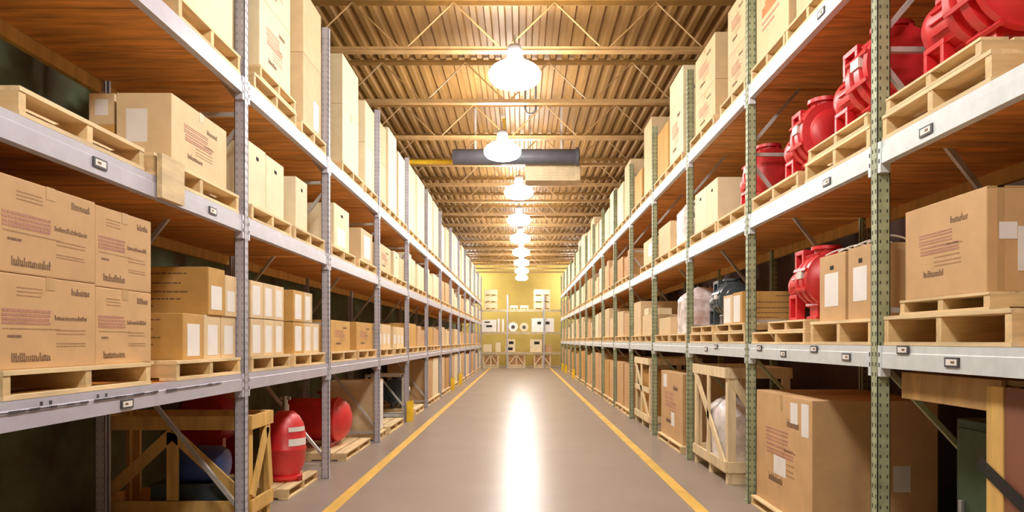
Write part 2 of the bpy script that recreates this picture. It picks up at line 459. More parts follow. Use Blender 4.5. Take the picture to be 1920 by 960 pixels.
z = T(s, 2)
pallet(s, 2.95, 3.93, z, 'empty pine pallet on the middle shelf above the big printed cartons', h=.125, group=P_(s, 2))
p = pallet(s, 4.03, 5.25, z, 'pine pallet with a split board hanging over the beam', h=.135, group=P_(s, 2))
b = MB(); b.box(.5015, .532, -.60, -.33, -.125, .13, 'pine'); link('hanging_board', b.mesh('hanging_board'), p)
carton(s, 4.33, 5.14, z + .135, .445, 'large cream-faced printed carton on the middle shelf before first grey post', 'pale', depth=.34, marks=('mid', 'toptape', ('cpaper', .18, .56, .32, .78)), group=C_(s, 2))
carton(s, 4.36, 4.95, z + .135, .26, 'golden carton tucked behind the large cream-faced printed carton', 'gold', depth=.5, inset=.43, group=C_(s, 2))
carton(s, 4.38, 4.62, z + .396, .2, 'small pale carton lying on the golden carton behind the large one', 'pale', depth=.16, inset=.44, marks=(('cpaper', .25, .75, .3, .8),), group=C_(s, 2))
pallet(s, 5.50, 6.45, z, 'pine pallet under two tall cream cartons past the first grey post', group=P_(s, 2))
carton(s, 5.55, 5.93, z + .125, .51, 'tall cream carton with hand hole, first past the first grey post', 'cream', depth=.6, marks=('hole',), group=C_(s, 2))
carton(s, 5.945, 6.38, z + .125, .50, 'tall cream carton with hand hole, second past the first grey post', 'cream', depth=.6, marks=('hole',), group=C_(s, 2))
pallet(s, 6.55, 7.55, z, 'pine pallet under the lone cream carton before the second grey post', group=P_(s, 2))
carton(s, 6.72, 7.08, z + .125, .50, 'lone cream carton with hand hole before the second grey post, middle shelf', 'cream', depth=.5, marks=('hole',), group=C_(s, 2))
pallet(s, 7.82, 8.95, z, 'pine pallet under a white-faced carton past the second grey post', group=P_(s, 2))
carton(s, 8.1, 8.80, z + .125, .52, 'white-faced carton just past the second grey post, middle shelf', 'cream', depth=.8, marks=('hole', ('paper', .2, .7, .1, .5)), group=C_(s, 2))
pallet(s, 9.15, 10.25, z, 'pine pallet under a labelled carton before the third grey post', group=P_(s, 2))
carton(s, 9.46, 10.18, z + .125, .45, 'tan carton with large white label before the third grey post', 'pale', marks=(('paper', .25, .8, .15, .85),), group=C_(s, 2))
pallet(s, 10.55, 11.65, z, 'pine pallet under the first carton past the third grey post, middle shelf', group=P_(s, 2))
carton(s, 10.65, 11.6, z + .125, .42, 'tan carton with pale end, first past the third grey post, middle shelf', 'pale', marks=('mid',), group=C_(s, 2))
pallet(s, 11.85, 12.95, z, 'pine pallet under two narrow cartons past the third grey post', group=P_(s, 2))
carton(s, 11.9, 12.4, z + .125, .45, 'narrow cream carton, nearer of a pair before the fourth grey post', 'cream', marks=('hole',), group=C_(s, 2))
carton(s, 12.42, 12.9, z + .125, .40, 'narrow pale carton, farther of a pair before the fourth grey post', 'pale', group=C_(s, 2))

z = T(s, 3)
pallet(s, 4.33, 5.28, z, 'pine pallet on the top shelf just before the first grey post', h=.14, group=P_(s, 3))
carton(s, 4.42, 5.25, z + .14, .62, 'cream carton high on the top shelf before the first grey post', 'cream', group=C_(s, 3))
pallet(s, 5.55, 6.60, z, 'lower of two stacked pallets on the top shelf past first grey post', h=.13, group=P_(s, 3))
pallet(s, 5.68, 6.58, z + .13, 'upper of two stacked pallets on the top shelf past first grey post', h=.11, W=.9, group=P_(s, 3))
carton(s, 5.79, 6.56, z + .24, .62, 'large cream printed carton standing on two stacked pallets, top shelf', 'cream', marks=('mid',), group=C_(s, 3))
carton(s, 5.79, 6.56, z + .862, .55, 'cream carton stacked on the large one above two stacked pallets', 'cream', marks=('mid',), group=C_(s, 3))
pallet(s, 6.75, 7.60, z, 'pine pallet on the top shelf just before the second grey post', h=.13, group=P_(s, 3))
carton(s, 6.95, 7.57, z + .13, .73, 'tall pale carton, lower of two before the second grey post, top shelf', 'pale', marks=(('paper', .55, .85, .1, .5),), group=C_(s, 3))
carton(s, 6.95, 7.57, z + .862, .63, 'tall pale carton, upper of two before the second grey post, top shelf', 'pale', group=C_(s, 3))
pallet(s, 8.3, 9.4, z, 'pine pallet on the top shelf past the second grey post', h=.13, group=P_(s, 3))
carton(s, 8.48, 9.3, z + .13, .74, 'tall cream carton, lower of two past the second grey post, top shelf', 'cream', marks=('toptape',), group=C_(s, 3))
carton(s, 8.48, 9.3, z + .872, .60, 'tall cream carton, upper of two past the second grey post, top shelf', 'cream', group=C_(s, 3))
pallet(s, 9.55, 10.33, z, 'pine pallet on the top shelf just before the third grey post', h=.13, group=P_(s, 3))
carton(s, 9.72, 10.32, z + .13, .62, 'cream carton, lower of two before the third grey post, top shelf', 'cream', group=C_(s, 3))
carton(s, 9.72, 10.32, z + .752, .58, 'cream carton, upper of two before the third grey post, top shelf', 'cream', group=C_(s, 3))
pallet(s, 10.6, 11.3, z, 'pine pallet on the top shelf just past the third grey post', h=.13, W=.9, group=P_(s, 3))
carton(s, 10.62, 11.2, z + .13, .62, 'pale carton, lower of two just past the third grey post, top shelf', 'pale', group=C_(s, 3))
carton(s, 10.62, 11.2, z + .752, .60, 'pale carton, upper of two just past the third grey post, top shelf', 'pale', group=C_(s, 3))
pallet(s, 11.35, 12.2, z, 'pine pallet in the middle of the third grey bay, top shelf', h=.13, group=P_(s, 3))
carton(s, 11.4, 12.15, z + .13, .68, 'bright cream carton, lower of two mid-bay past the third grey post', 'cream', group=C_(s, 3))
carton(s, 11.4, 12.15, z + .812, .66, 'bright cream carton, upper of two mid-bay past the third grey post', 'cream', group=C_(s, 3))
pallet(s, 12.28, 13.04, z, 'pine pallet on the top shelf just before the fourth grey post', h=.13, group=P_(s, 3))
carton(s, 12.35, 13.02, z + .13, 1.2, 'single tall cream carton just before the fourth grey post, top shelf', 'cream', group=C_(s, 3))

# ---- green-post row (s = 1)
s = 1
pallet(s, 5.12, 6.44, 0, 'low pallet under the very large floor carton behind first green post', h=.09, W=1.0, group=P_(s, 0))
carton(s, 5.2, 6.43, .09, .965, 'very large tan carton on the floor just past the first green post', 'tan', depth=.93, marks=('toptape', ('paper', .66, .78, .78, .95), ('paper', .84, .95, .70, .96), ('paper', .36, .58, .30, .46), ('cpaper', .645, .78, .30, .50), 'mid'), group=C_(s, 0))
# printing on that carton is small: a few faded words
pallet(s, 9.3, 10.85, 0, 'pallet under the tan floor carton past the third green post', h=.10, group=P_(s, 0))
carton(s, 9.37, 10.8, .10, .95, 'tan carton with a white label on the floor past third green post', 'tan', marks=('mid', ('paper', .12, .3, .75, .95), ('paper', .5, .65, .2, .4)), group=C_(s, 0))

z = T(s, 1)
pallet(s, 3.02, 4.08, z, 'tall pine pallet under the smaller one and the printed carton', h=.17, group=P_(s, 1))
pallet(s, 3.22, 3.98, z + .17, 'small pine pallet lying on the tall one under the printed carton', h=.085, W=.85, inset=.05, group=P_(s, 1))
carton(s, 3.25, 3.94, z + .255, .49, 'big printed carton on two pallets just before the first green post', 'tan', depth=.8, marks=('mid', 'seam', ('cpaper', .18, .34, .2, .62), ('cpaper', .07, .175, .50, .66)), group=C_(s, 1))
pallet(s, 4.23, 5.12, z, 'pine pallet under two strapped cartons past the first green post', h=.165, group=P_(s, 1))
carton(s, 4.29, 4.63, z + .165, .465, 'strapped carton with paper label half hidden by the first green post', 'tan', depth=.3, marks=('hole', 'strap', ('paper', .22, .75, .25, .72)), group=C_(s, 1))
carton(s, 4.67, 5.07, z + .165, .46, 'strapped carton with paper label between red machine and first green post', 'tan', depth=.3, marks=('hole', 'strap', ('paper', .22, .75, .22, .72)), group=C_(s, 1))
carton(s, 4.27, 4.95, z + .165, .47, 'brown carton standing behind the two strapped cartons', 'gold', depth=.4, inset=.40, group=C_(s, 1))
pallet(s, 5.22, 6.42, z, 'lower pine pallet beneath the red machine on the lowest shelf', h=.105, group=P_(s, 1))
pallet(s, 5.26, 6.05, z + .105, 'upper pine pallet beneath the red machine on the lowest shelf', h=.085, W=.85, inset=.03, group=P_(s, 1))
pallet(s, 6.62, 7.66, z, 'lower pallet under two white-faced cartons past the second green post', h=.115, group=P_(s, 1))
pallet(s, 6.66, 7.60, z + .115, 'upper pallet under two white-faced cartons past the second green post', h=.085, W=.9, group=P_(s, 1))
carton(s, 6.85, 7.15, z + .20, .31, 'white-faced striped-side carton just past the second green post', 'gold', depth=.6, marks=(('paper', .1, .8, .05, .9), 'stripes'), group=C_(s, 1))
carton(s, 7.16, 7.48, z + .20, .30, 'white-faced carton next to the dark machine on the lowest shelf', 'pale', depth=.6, marks=(('paper', .1, .8, .05, .9),), group=C_(s, 1))
pallet(s, 7.72, 8.78, z, 'lower pallet under the dark machine before the third green post', h=.115, group=P_(s, 1))
pallet(s, 7.75, 8.70, z + .115, 'upper pallet under the dark machine before the third green post', h=.085, W=.9, group=P_(s, 1))
pallet(s, 9.0, 10.0, z, 'pallet beneath the near half of the wrapped red machine, lowest shelf', h=.12, group=P_(s, 1))
pallet(s, 10.05, 11.05, z, 'pallet just before the fourth green post on the lowest shelf', h=.12, group=P_(s, 1))
pallet(s, 11.4, 12.5, z, 'pallet under the low tan carton past the fourth green post', h=.12, group=P_(s, 1))
carton(s, 11.45, 12.45, z + .12, .34, 'low tan carton past the fourth green post, lowest shelf', 'pale', group=C_(s, 1))
carton(s, 11.9, 12.3, z + .461, .12, 'small white carton lying on the low tan carton', 'cream', depth=.4, group=C_(s, 1))
pallet(s, 12.6, 13.45, z, 'pallet just before the fifth green post on the lowest shelf', h=.12, group=P_(s, 1))
carton(s, 12.65, 13.42, z + .12, .62, 'tall pale carton just before the fifth green post, lowest shelf', 'pale', group=C_(s, 1))

z = T(s, 2)
pallet(s, 3.15, 4.10, z, 'lower pine pallet under the biggest red machine, middle shelf', h=.145, group=P_(s, 2))
pallet(s, 3.22, 4.06, z + .145, 'upper pine pallet under the biggest red machine, middle shelf', h=.085, W=.9, group=P_(s, 2))
pallet(s, 4.25, 5.22, z, 'lower pine pallet under the red machine past first green post', h=.145, group=P_(s, 2))
pallet(s, 4.28, 5.16, z + .145, 'upper pine pallet under the red machine past first green post', h=.085, W=.9, group=P_(s, 2))
pallet(s, 5.35, 6.42, z, 'pine pallet under the red machine before the second green post', h=.13, group=P_(s, 2))
pallet(s, 6.60, 7.55, z, 'pine pallet under the red machine half hidden by second green post', h=.13, group=P_(s, 2))
pallet(s, 7.62, 8.78, z, 'pine pallet under two cream cartons past the second green post', h=.13, group=P_(s, 2))
carton(s, 7.70, 8.15, z + .13, .50, 'cream carton with hand hole beside a red machine, nearer of two', 'cream', depth=.6, marks=('hole',), group=C_(s, 2))
carton(s, 8.165, 8.70, z + .13, .50, 'cream carton with hand hole just before the third green post', 'cream', depth=.6, marks=('hole',), group=C_(s, 2))
pallet(s, 9.0, 10.0, z, 'pallet under the wrapped bundle past third green post, middle shelf', h=.12, group=P_(s, 2))
pallet(s, 10.05, 11.1, z, 'pallet just before the fourth green post on the middle shelf', h=.12, group=P_(s, 2))
pallet(s, 11.35, 12.45, z, 'pallet past the fourth green post on the middle shelf', h=.12, group=P_(s, 2))
carton(s, 11.4, 12.35, z + .12, .42, 'pale carton past the fourth green post on the middle shelf', 'pale', marks=(('paper', .5, .8, .3, .8),), group=C_(s, 2))

z = T(s, 3)
pallet(s, 4.75, 5.60, z, 'pine pallet mid-bay past the first green post, top shelf', h=.12, group=P_(s, 3))
carton(s, 4.87, 5.5, z + .12, .5, 'tan carton high on the top shelf past the first green post', 'pale', marks=('mid',), group=C_(s, 3))
pallet(s, 5.62, 6.45, z, 'pine pallet just before the second green post, top shelf', h=.12, group=P_(s, 3))
carton(s, 5.66, 6.43, z + .12, .68, 'pale carton with orange-red printed mark before the second green post', 'pale', marks=('logo',), group=C_(s, 3))
pallet(s, 6.62, 7.45, z, 'pine pallet just past the second green post, top shelf', h=.12, group=P_(s, 3))
carton(s, 6.70, 7.32, z + .12, .45, 'pale carton, lower of two just past the second green post', 'pale', marks=('mid',), group=C_(s, 3))
carton(s, 6.70, 7.32, z + .572, .48, 'pale carton, upper of two just past the second green post', 'pale', marks=('mid',), group=C_(s, 3))
pallet(s, 7.70, 8.78, z, 'pine pallet just before the third green post, top shelf', h=.12, group=P_(s, 3))
carton(s, 7.8, 8.68, z + .12, .43, 'brown-sided carton, lower of two before the third green post', 'pale', marks=('mid', 'toptape'), group=C_(s, 3))
carton(s, 7.8, 8.68, z + .552, .52, 'brown-sided carton, upper of two before the third green post', 'pale', marks=('mid', 'toptape'), group=C_(s, 3))
pallet(s, 9.2, 10.22, z, 'pine pallet past the third green post, top shelf', h=.12, group=P_(s, 3))
carton(s, 9.35, 10.18, z + .12, .80, 'tall cream carton, lower of two past the third green post', 'cream', marks=('mid',), group=C_(s, 3))
carton(s, 9.35, 10.18, z + .922, .39, 'cream carton, upper of two past the third green post', 'cream', group=C_(s, 3))
pallet(s, 10.26, 11.14, z, 'pine pallet just before the fourth green post, top shelf', h=.12, group=P_(s, 3))
carton(s, 10.3, 11.1, z + .12, .75, 'golden carton just before the fourth green post, top shelf', 'gold', group=C_(s, 3))
pallet(s, 11.5, 12.38, z, 'pine pallet past the fourth green post, top shelf', h=.12, group=P_(s, 3))
carton(s, 11.6, 12.3, z + .12, 1.22, 'very tall pale carton past the fourth green post, top shelf', 'pale', group=C_(s, 3))
pallet(s, 12.42, 13.45, z, 'pine pallet just before the fifth green post, top shelf', h=.12, group=P_(s, 3))
carton(s, 12.5, 13.3, z + .12, .6, 'golden carton, lower of two just before the fifth green post', 'gold', group=C_(s, 3))

# ---- loads farther down both rows: two pallets to a bay and level
rnd = random.Random(21)
SPECIAL = set()
HT = {(-1, 0): (.75, .95), (-1, 1): (.36, .5), (-1, 2): (.4, .62), (-1, 3): (1.0, 1.36),
      (1, 0): (.85, 1.05), (1, 1): (.45, .75), (1, 2): (.45, .75), (1, 3): (.7, 1.2)}
TINTS = {(-1, 0): ('tan', 'brown', 'pale', 'cream'), (-1, 1): ('pale', 'tan', 'gold', 'pale'), (-1, 2): ('cream', 'pale', 'cream', 'tan'), (-1, 3): ('cream', 'cream', 'pale', 'cream'),
         (1, 0): ('gold', 'tan', 'gold', 'tan'), (1, 1): ('pale', 'cream', 'tan', 'pale'), (1, 2): ('pale', 'cream', 'tan', 'brown'), (1, 3): ('pale', 'cream', 'pale', 'cream')}
TW = {'tan': 'tan', 'brown': 'brown', 'pale': 'pale', 'cream': 'cream', 'gold': 'golden'}
for s in (-1, 1):
    fr = FR[s]; k0 = 4 if s < 0 else 5
    for k in range(k0, len(fr) - 1):
        ya, yb = fr[k] + PW + .05, fr[k + 1] - .05
        for lv in range(4):
            for j in range(2):
                if s < 0 and lv == 0 and k == 4: continue           # machines stand there
                half = (yb - ya) / 2
                a = ya + j * half + .02; b_ = a + half - .05
                zb = T(s, lv)
                where = '%s load %s, %s' % (ORD[j + 1], past(s, k), LV[lv])
                if rnd.random() < .06 and lv in (1, 2): continue
                ph = .125
                pallet(s, a, b_, zb, 'pine pallet under the ' + where, h=ph, group=P_(s, lv))
                hh = rnd.uniform(*HT[(s, lv)]); t_ = rnd.choice(TINTS[(s, lv)])
                c0 = a + rnd.uniform(.03, .16); c1 = b_ - rnd.uniform(.02, .12)
                dep = rnd.uniform(.7, .92)
                if lv == 3 and k < 10 and rnd.random() < .8:
                    q = hh * rnd.uniform(.45, .58)
                    carton(s, c0, c1, zb + ph, q - .001, '%s carton, lower of two, %s' % (TW[t_], where), t_, dep, group=C_(s, lv))
                    carton(s, c0, c1, zb + ph + q, hh - q, '%s carton, upper of two, %s' % (TW[t_], where), t_, dep, group=C_(s, lv))
                elif lv in (1, 2) and k < 9 and rnd.random() < .5:
                    m_ = (c0 + c1) / 2
                    carton(s, c0, m_ - .006, zb + ph, hh, '%s carton, nearer of two, %s' % (TW[t_], where), t_, dep, group=C_(s, lv))
                    carton(s, m_ + .006, c1, zb + ph, hh * rnd.uniform(.8, 1), '%s carton, farther of two, %s' % (TW[t_], where), t_, dep, group=C_(s, lv))
                else:
                    carton(s, c0, c1, zb + ph, hh, '%s carton, %s' % (TW[t_], where), t_, dep, group=C_(s, lv))
# tall carton beside the red tank
s = -1
pallet(s, 10.50, 11.0, 0, 'small pallet under the tall carton past the third grey post', h=.12, group=P_(s, 0))
carton(s, 10.52, 10.98, .12, .78, 'tall white-fronted carton just past the third grey post, floor level', 'pale', depth=.7, marks=(('paper', .06, .94, .03, .97),), group=C_(s, 0))

# ------------------------------------------------------------------ machines
def loop_mesh(name, x, w, y0, y1, z0, z1, t, k):
    b = MB(); b.box(x - w / 2, x + w / 2, y0, y1, z0, z0 + t, k); b.box(x - w / 2, x + w / 2, y0, y1, z1 - t, z1, k)
    b.box(x - w / 2, x + w / 2, y0, y0 + t, z0 + t, z1 - t, k); b.box(x - w / 2, x + w / 2, y1 - t, y1, z0 + t, z1 - t, k)
    return b.mesh(name, .004)
def pump(s, y0, y1, z0, R, label, k='red', k2='red', inset=.10, cap=True, group=None, cat='pump'):
    """flange-mounted machine: large bell towards the viewer, finned drum with a domed end farther on, feet and lifting lugs"""
    L = y1 - y0; zc = R + .09
    r = thing('industrial_pump', (s * (XA + inset + R), (y0 + y1) / 2, z0), label, cat, group)
    yA = -L / 2; yB = L / 2
    b = MB(); b.lathe((0, yA, zc), (0, 1, 0), [(0, R * .34), (.012, R * .66), (L * .04, R * .72), (L * .05, R * .97), (L * .10, R), (L * .11, R * .88), (L * .17, R * .86), (L * .18, R * .98), (L * .27, R * .98), (L * .28, R * .86), (L * .36, R * .84), (L * .37, R * .95), (L * .43, R * .95), (L * .44, R * .8)], k, 40)
    for i in range(9):
        g = 2 * math.pi * i / 9
        b.bar((R * .90 * math.cos(g), yA + L * .06, zc + R * .90 * math.sin(g)), (R * .90 * math.cos(g), yA + L * .42, zc + R * .90 * math.sin(g)), .022, .07, k, up=(math.cos(g), 0, math.sin(g)))
    link('pump_casing', b.mesh('pump_casing'), r)
    b = MB(); b.lathe((0, yA + L * .44, zc), (0, 1, 0), [(0, R * .90), (.03, R * .90), (.03, R * .7)], k, 32)
    for i in range(10):
        g = 2 * math.pi * i / 10; b.cyl((R * .81 * math.cos(g), yA + L * .44 - .012, zc + R * .81 * math.sin(g)), (R * .81 * math.cos(g), yA + L * .44 + .042, zc + R * .81 * math.sin(g)), .012, 'cast', 6)
    link('flange', b.mesh('flange'), r)
    b = MB(); q = R * .64; zd = zc - R * .10
    b.lathe((0, yA + L * .44 + .03, zd), (0, 1, 0), [(0, q * .98), (L * .30, q), (L * .34, q * 1.05), (L * .42, q * 1.02), (L * .49, q * .80), (L * .52, q * .35), (L * .522, q * .05)], k2, 36)
    for i in range(18):
        g = 2 * math.pi * i / 18
        b.bar((q * math.cos(g), yA + L * .50, zd + q * math.sin(g)), (q * math.cos(g), yA + L * .78, zd + q * math.sin(g)), .008, .03, k2, up=(math.cos(g), 0, math.sin(g)))
    link('motor_housing', b.mesh('motor_housing'), r)
    link('lifting_lug', loop_mesh('lifting_lug', -s * R * .2, .09, yB - L * .38, yB - L * .10, zd + q * .85, zd + q * .85 + R * .78, .035, k2), r)
    zb = max(.12, zd - q * .8)
    link('foot', loop_mesh('foot', -s * R * .45, .07, yB - L * .34, yB - L * .08, 0, zb + .04, .03, k2), r)
    link('foot', loop_mesh('foot', s * R * .35, .07, yB - L * .30, yB - L * .08, 0, zb, .03, k2), r)
    for x in (-1, 1):
        b = MB(); b.box(x * R * .35 - .04, x * R * .35 + .04, yA + L * .12, yA + L * .42, 0, .03, k); b.box(x * R * .35 - .02, x * R * .35 + .02, yA + L * .16, yA + L * .38, .03, zc - R * .75, k)
        link('foot', b.mesh('foot', .003), r)
    if cap:
        b = MB(); b.lathe((0, yA + L * .26, zc + R * .9), (0, 0, 1), [(0, R * .4), (R * .18, R * .4), (R * .18, R * .52), (R * .30, R * .52)], k, 24)
        link('outlet_neck', b.mesh('outlet_neck'), r)
        b = MB(); b.box(-s * (R * .86), -s * (R * 1.02), yA + L * .16, yA + L * .30, zc + R * .05, zc + R * .3, 'offwhite')
        link('rating_plate', b.mesh('rating_plate'), r)['label'] = 'off-white rating plate'
    return r
s = 1; g = 'red machines on the green-post rack row'
pump(s, 3.30, 4.02, T(s, 2) + .23, .27, 'biggest red machine, on two pallets before the first green post', inset=.06, group=g)
pump(s, 4.36, 5.12, T(s, 2) + .23, .25, 'red machine on two pallets just past the first green post', inset=.06, group=g)
pump(s, 5.42, 6.10, T(s, 2) + .13, .24, 'red machine on a single pallet before the second green post', inset=.08, group=g)
pump(s, 6.66, 7.30, T(s, 2) + .13, .23, 'red machine partly hidden behind the second green post', inset=.08, group=g)
pump(s, 5.34, 5.98, T(s, 1) + .19, .22, 'red machine with grey neck on lowest shelf beside the strapped cartons', inset=.08, group=g)
pump(s, 7.82, 8.60, T(s, 1) + .20, .2, 'dark slate machine on the lowest shelf before the third green post', 'slate', 'slate', inset=.12)
pump(-1, 14.2, 15.2, .12, .26, 'dark machine on a pallet past the fourth grey post', 'slate', 'cast', inset=.2)
pallet(-1, 14.1, 15.3, 0, 'floor pallet under the dark machine past the fourth grey post', h=.12)
pump(-1, 11.35, 12.5, .12, .25, 'dark machine on the floor past the third grey post', 'slate', 'slate', inset=.25)
pallet(-1, 11.3, 12.6, 0, 'floor pallet under the dark machine past the third grey post', h=.12)
b = MB()
for y in (13.45, 13.95):
    b.bar((-2.25, y, 0), (-2.25, y, .85), .05, .05, 'offwhite'); b.bar((-2.95, y, 0), (-2.95, y, .85), .05, .05, 'offwhite')
    b.bar((-2.25, y, .83), (-2.95, y, .83), .05, .05, 'offwhite')
b.bar((-2.25, 13.45, .83), (-2.25, 13.95, .83), .05, .05, 'offwhite'); b.bar((-2.25, 13.45, .1), (-2.25, 13.95, .8), .05, .05, 'offwhite')
b.box(-2.97, -2.23, 13.43, 13.97, .04, .08, 'offwhite')
tag(link('steel_stand', b.mesh('steel_stand')), 'white steel stand on the floor past the fourth grey post', 'stand')

# red tanks on the floor of the grey row
r = thing('pressure_tank', (-2.37, 7.08, .10), 'upright red tank with white labels on a floor pallet', 'tank', 'red tanks on the floor')
TR = [(0, .13), (.03, .165), (.05, .165), (.06, .14), (.11, .165), (.18, .188), (.30, .198), (.31, .204), (.33, .204), (.34, .198), (.48, .195), (.57, .175), (.64, .135), (.69, .08), (.70, .02)]
b = MB(); b.lathe((0, 0, 0), (0, 0, 1), TR, 'red', 40)
link('tank_body', b.mesh('tank_body'), r)
b = MB(); b.cyl((0, 0, .68), (0, 0, .76), .035, 'silver', 14); b.cyl((0, 0, .75), (0, 0, .84), .025, 'silver', 12); b.bar((-.05, 0, .82), (.05, 0, .82), .03, .03, 'silver')
link('valve', b.mesh('valve'), r)['label'] = 'silver valve on top'
def wrap_label(r_, a0, a1, z0, z1):
    b = MB(); n = 8; vs = []
    for d in (0.001, .004):
        for z_ in (z0, z1):
            for i in range(n + 1):
                a = a0 + (a1 - a0) * i / n; vs.append(((r_ + d) * math.cos(a), (r_ + d) * math.sin(a), z_))
    m_ = n + 1; fs = []
    for i in range(n):
        fs += [(i, i + 1, m_ + i + 1, m_ + i), (2 * m_ + i, 3 * m_ + i, 3 * m_ + i + 1, 2 * m_ + i + 1)]
        fs += [(m_ + i, m_ + i + 1, 3 * m_ + i + 1, 3 * m_ + i), (i, 2 * m_ + i, 2 * m_ + i + 1, i + 1)]
    b.add(vs, fs, 'white'); return b.mesh('paper_label')
link('paper_label', wrap_label(.200, -1.1, .0, .36, .43), r)['label'] = 'white paper label'
link('paper_label', wrap_label(.196, -1.1, -.1, .50, .545), r)['label'] = 'white paper label'
for a in (.2, 2.3, 4.4):
    b = MB(); b.box(-.03, .03, .11, .18, 0, .05, 'darkred'); link('foot', b.mesh('foot', .004), r, (0, 0, 0), a)
pallet(-1, 6.62, 7.60, 0, 'white-edged floor pallet under the upright red tank', h=.10, W=.85, inset=.10, group=P_(-1, 0))

r = thing('pressure_tank', (-2.74, 9.45, .10), 'horizontal red tank with domed end on a floor pallet', 'tank', 'red tanks on the floor')
b = MB(); R = .285
b.lathe((-.47, 0, R + .06), (1, 0, 0), [(0, .03), (.02, R * .6), (.08, R * .9), (.14, R), (.72, R), (.73, R + .012), (.76, R + .012), (.77, R), (.82, R * .93), (.88, R * .72), (.92, R * .4), (.93, .03)], 'red', 40)
link('tank_body', b.mesh('tank_body'), r)
for x in (-.3, .22):
    b = MB(); b.box(x - .04, x + .04, -.26, .26, 0, .06, 'darkred'); b.box(x - .025, x + .025, -.22, .22, .06, .16, 'darkred'); link('saddle_foot', b.mesh('saddle_foot', .004), r)
b = MB(); b.cyl((.1, 0, 2 * R + .05), (.1, 0, 2 * R + .14), .05, 'darkred', 14); b.cyl((.1, 0, 2 * R + .12), (.1, 0, 2 * R + .15), .09, 'darkred', 18); link('nozzle', b.mesh('nozzle'), r)
b = MB(); b.box(.36, .405, .03, .15, R + .10, R + .20, 'white'); link('paper_label', b.mesh('paper_label'), r)['label'] = 'white paper label'
pallet(-1, 8.75, 10.15, 0, 'white-edged floor pallet under the horizontal red tank', h=.10, W=.98, inset=.08, group=P_(-1, 0))
r = thing('electric_motor', (-2.98, 7.25, .102), 'dark red machine in shadow behind the second grey post', 'motor')
b = MB(); b.lathe((-.2, -.28, .62), (0, 1, 0), [(0, .1), (.02, .24), (.08, .28), (.46, .28), (.52, .24), (.56, .1)], 'darkred', 30); link('motor_housing', b.mesh('motor_housing'), r)
for y in (-.18, .18):
    b = MB(); b.box(-.36, .0, y - .04, y + .04, 0, .42, 'darkred'); link('foot', b.mesh('foot', .004), r)

# wrapped bundles
wm = bpy.data.materials.new('milky_wrap'); wm.use_nodes = True
nt = wm.node_tree; bs = nt.nodes['Principled BSDF']; bs.inputs['Base Color'].default_value = (.93, .86, .86, 1); bs.inputs['Roughness'].default_value = .3
tr = nt.nodes.new('ShaderNodeBsdfTransparent'); mxs = nt.nodes.new('ShaderNodeMixShader')
nz = nt.nodes.new('ShaderNodeTexNoise'); nz.inputs['Scale'].default_value = 5
mr = nt.nodes.new('ShaderNodeMapRange'); mr.inputs['From Min'].default_value = .35; mr.inputs['From Max'].default_value = .65; mr.inputs['To Min'].default_value = .55; mr.inputs['To Max'].default_value = 1.0
nt.links.new(nz.outputs['Fac'], mr.inputs['Value']); nt.links.new(mr.outputs['Result'], mxs.inputs['Fac'])
nt.links.new(tr.outputs[0], mxs.inputs[1]); nt.links.new(bs.outputs[0], mxs.inputs[2]); nt.links.new(mxs.outputs[0], nt.nodes['Material Output'].inputs['Surface'])
M['wrap'] = wm
def wrapped(s, y0, y1, z0, h, label, core='red', depth=.62, group=None):
    r = thing('wrapped_bundle', (s * (XA + .06 + depth / 2), (y0 + y1) / 2, z0), label, 'wrapped goods', group)
    L = y1 - y0; b = MB()
    b.lathe((0, 0, 0), (0, 0, 1), [(0, .16), (.05, .22), (h * .3, .24), (h * .6, .22), (h * .8, .14), (h * .88, .05)], core, 24); link('machine', b.mesh('machine'), r)['label'] = 'red machine inside the wrap'
    b = MB(); n, mm = 28, 12; vs = []
    for j in range(mm + 1):
        v = j / mm; rad = 1.0 if v < .75 else 1 - ((v - .75) / .25) ** 1.6 * .72
        for i in range(n):
            g_ = 2 * math.pi * i / n; c, sn = math.cos(g_), math.sin(g_)
            e = (abs(c) ** 3.2 + abs(sn) ** 3.2) ** (-1 / 3.2)
            k_ = rad * (1 - .10 * abs(noise.noise(Vector((c * 2.2 + y0, sn * 2.2, v * 3 + z0)))) * (1 if v > 0 else .3))
            vs.append((c * e * k_ * depth / 2, sn * e * k_ * L / 2, v * h + .03 * noise.noise(Vector((c * 3, sn * 3, v * 2))) * (1 if v > .05 else 0)))
    fs = [(j * n + i, j * n + (i + 1) % n, (j + 1) * n + (i + 1) % n, (j + 1) * n + i) for j in range(mm) for i in range(n)] + [tuple(mm * n + i for i in range(n))]
    b.add(vs, fs, 'wrap', True); link('plastic_wrap', b.mesh('plastic_wrap'), r)['label'] = 'milky plastic wrap'
    return r
wrapped(1, 9.15, 9.95, T(1, 1) + .12, .62, 'milky wrapped red machine past the third green post, lowest shelf')
wrapped(1, 9.2, 9.98, T(1, 2) + .12, .62, 'milky wrapped bundle past the third green post, middle shelf')
carton(1, 10.15, 11.0, T(1, 2) + .12, .45, 'tan carton beyond the wrapped bundle on the middle shelf', 'pale')
carton(1, 10.15, 10.95, T(1, 1) + .12, .25, 'low pale carton beyond the wrapped red machine, lowest shelf', 'pale')

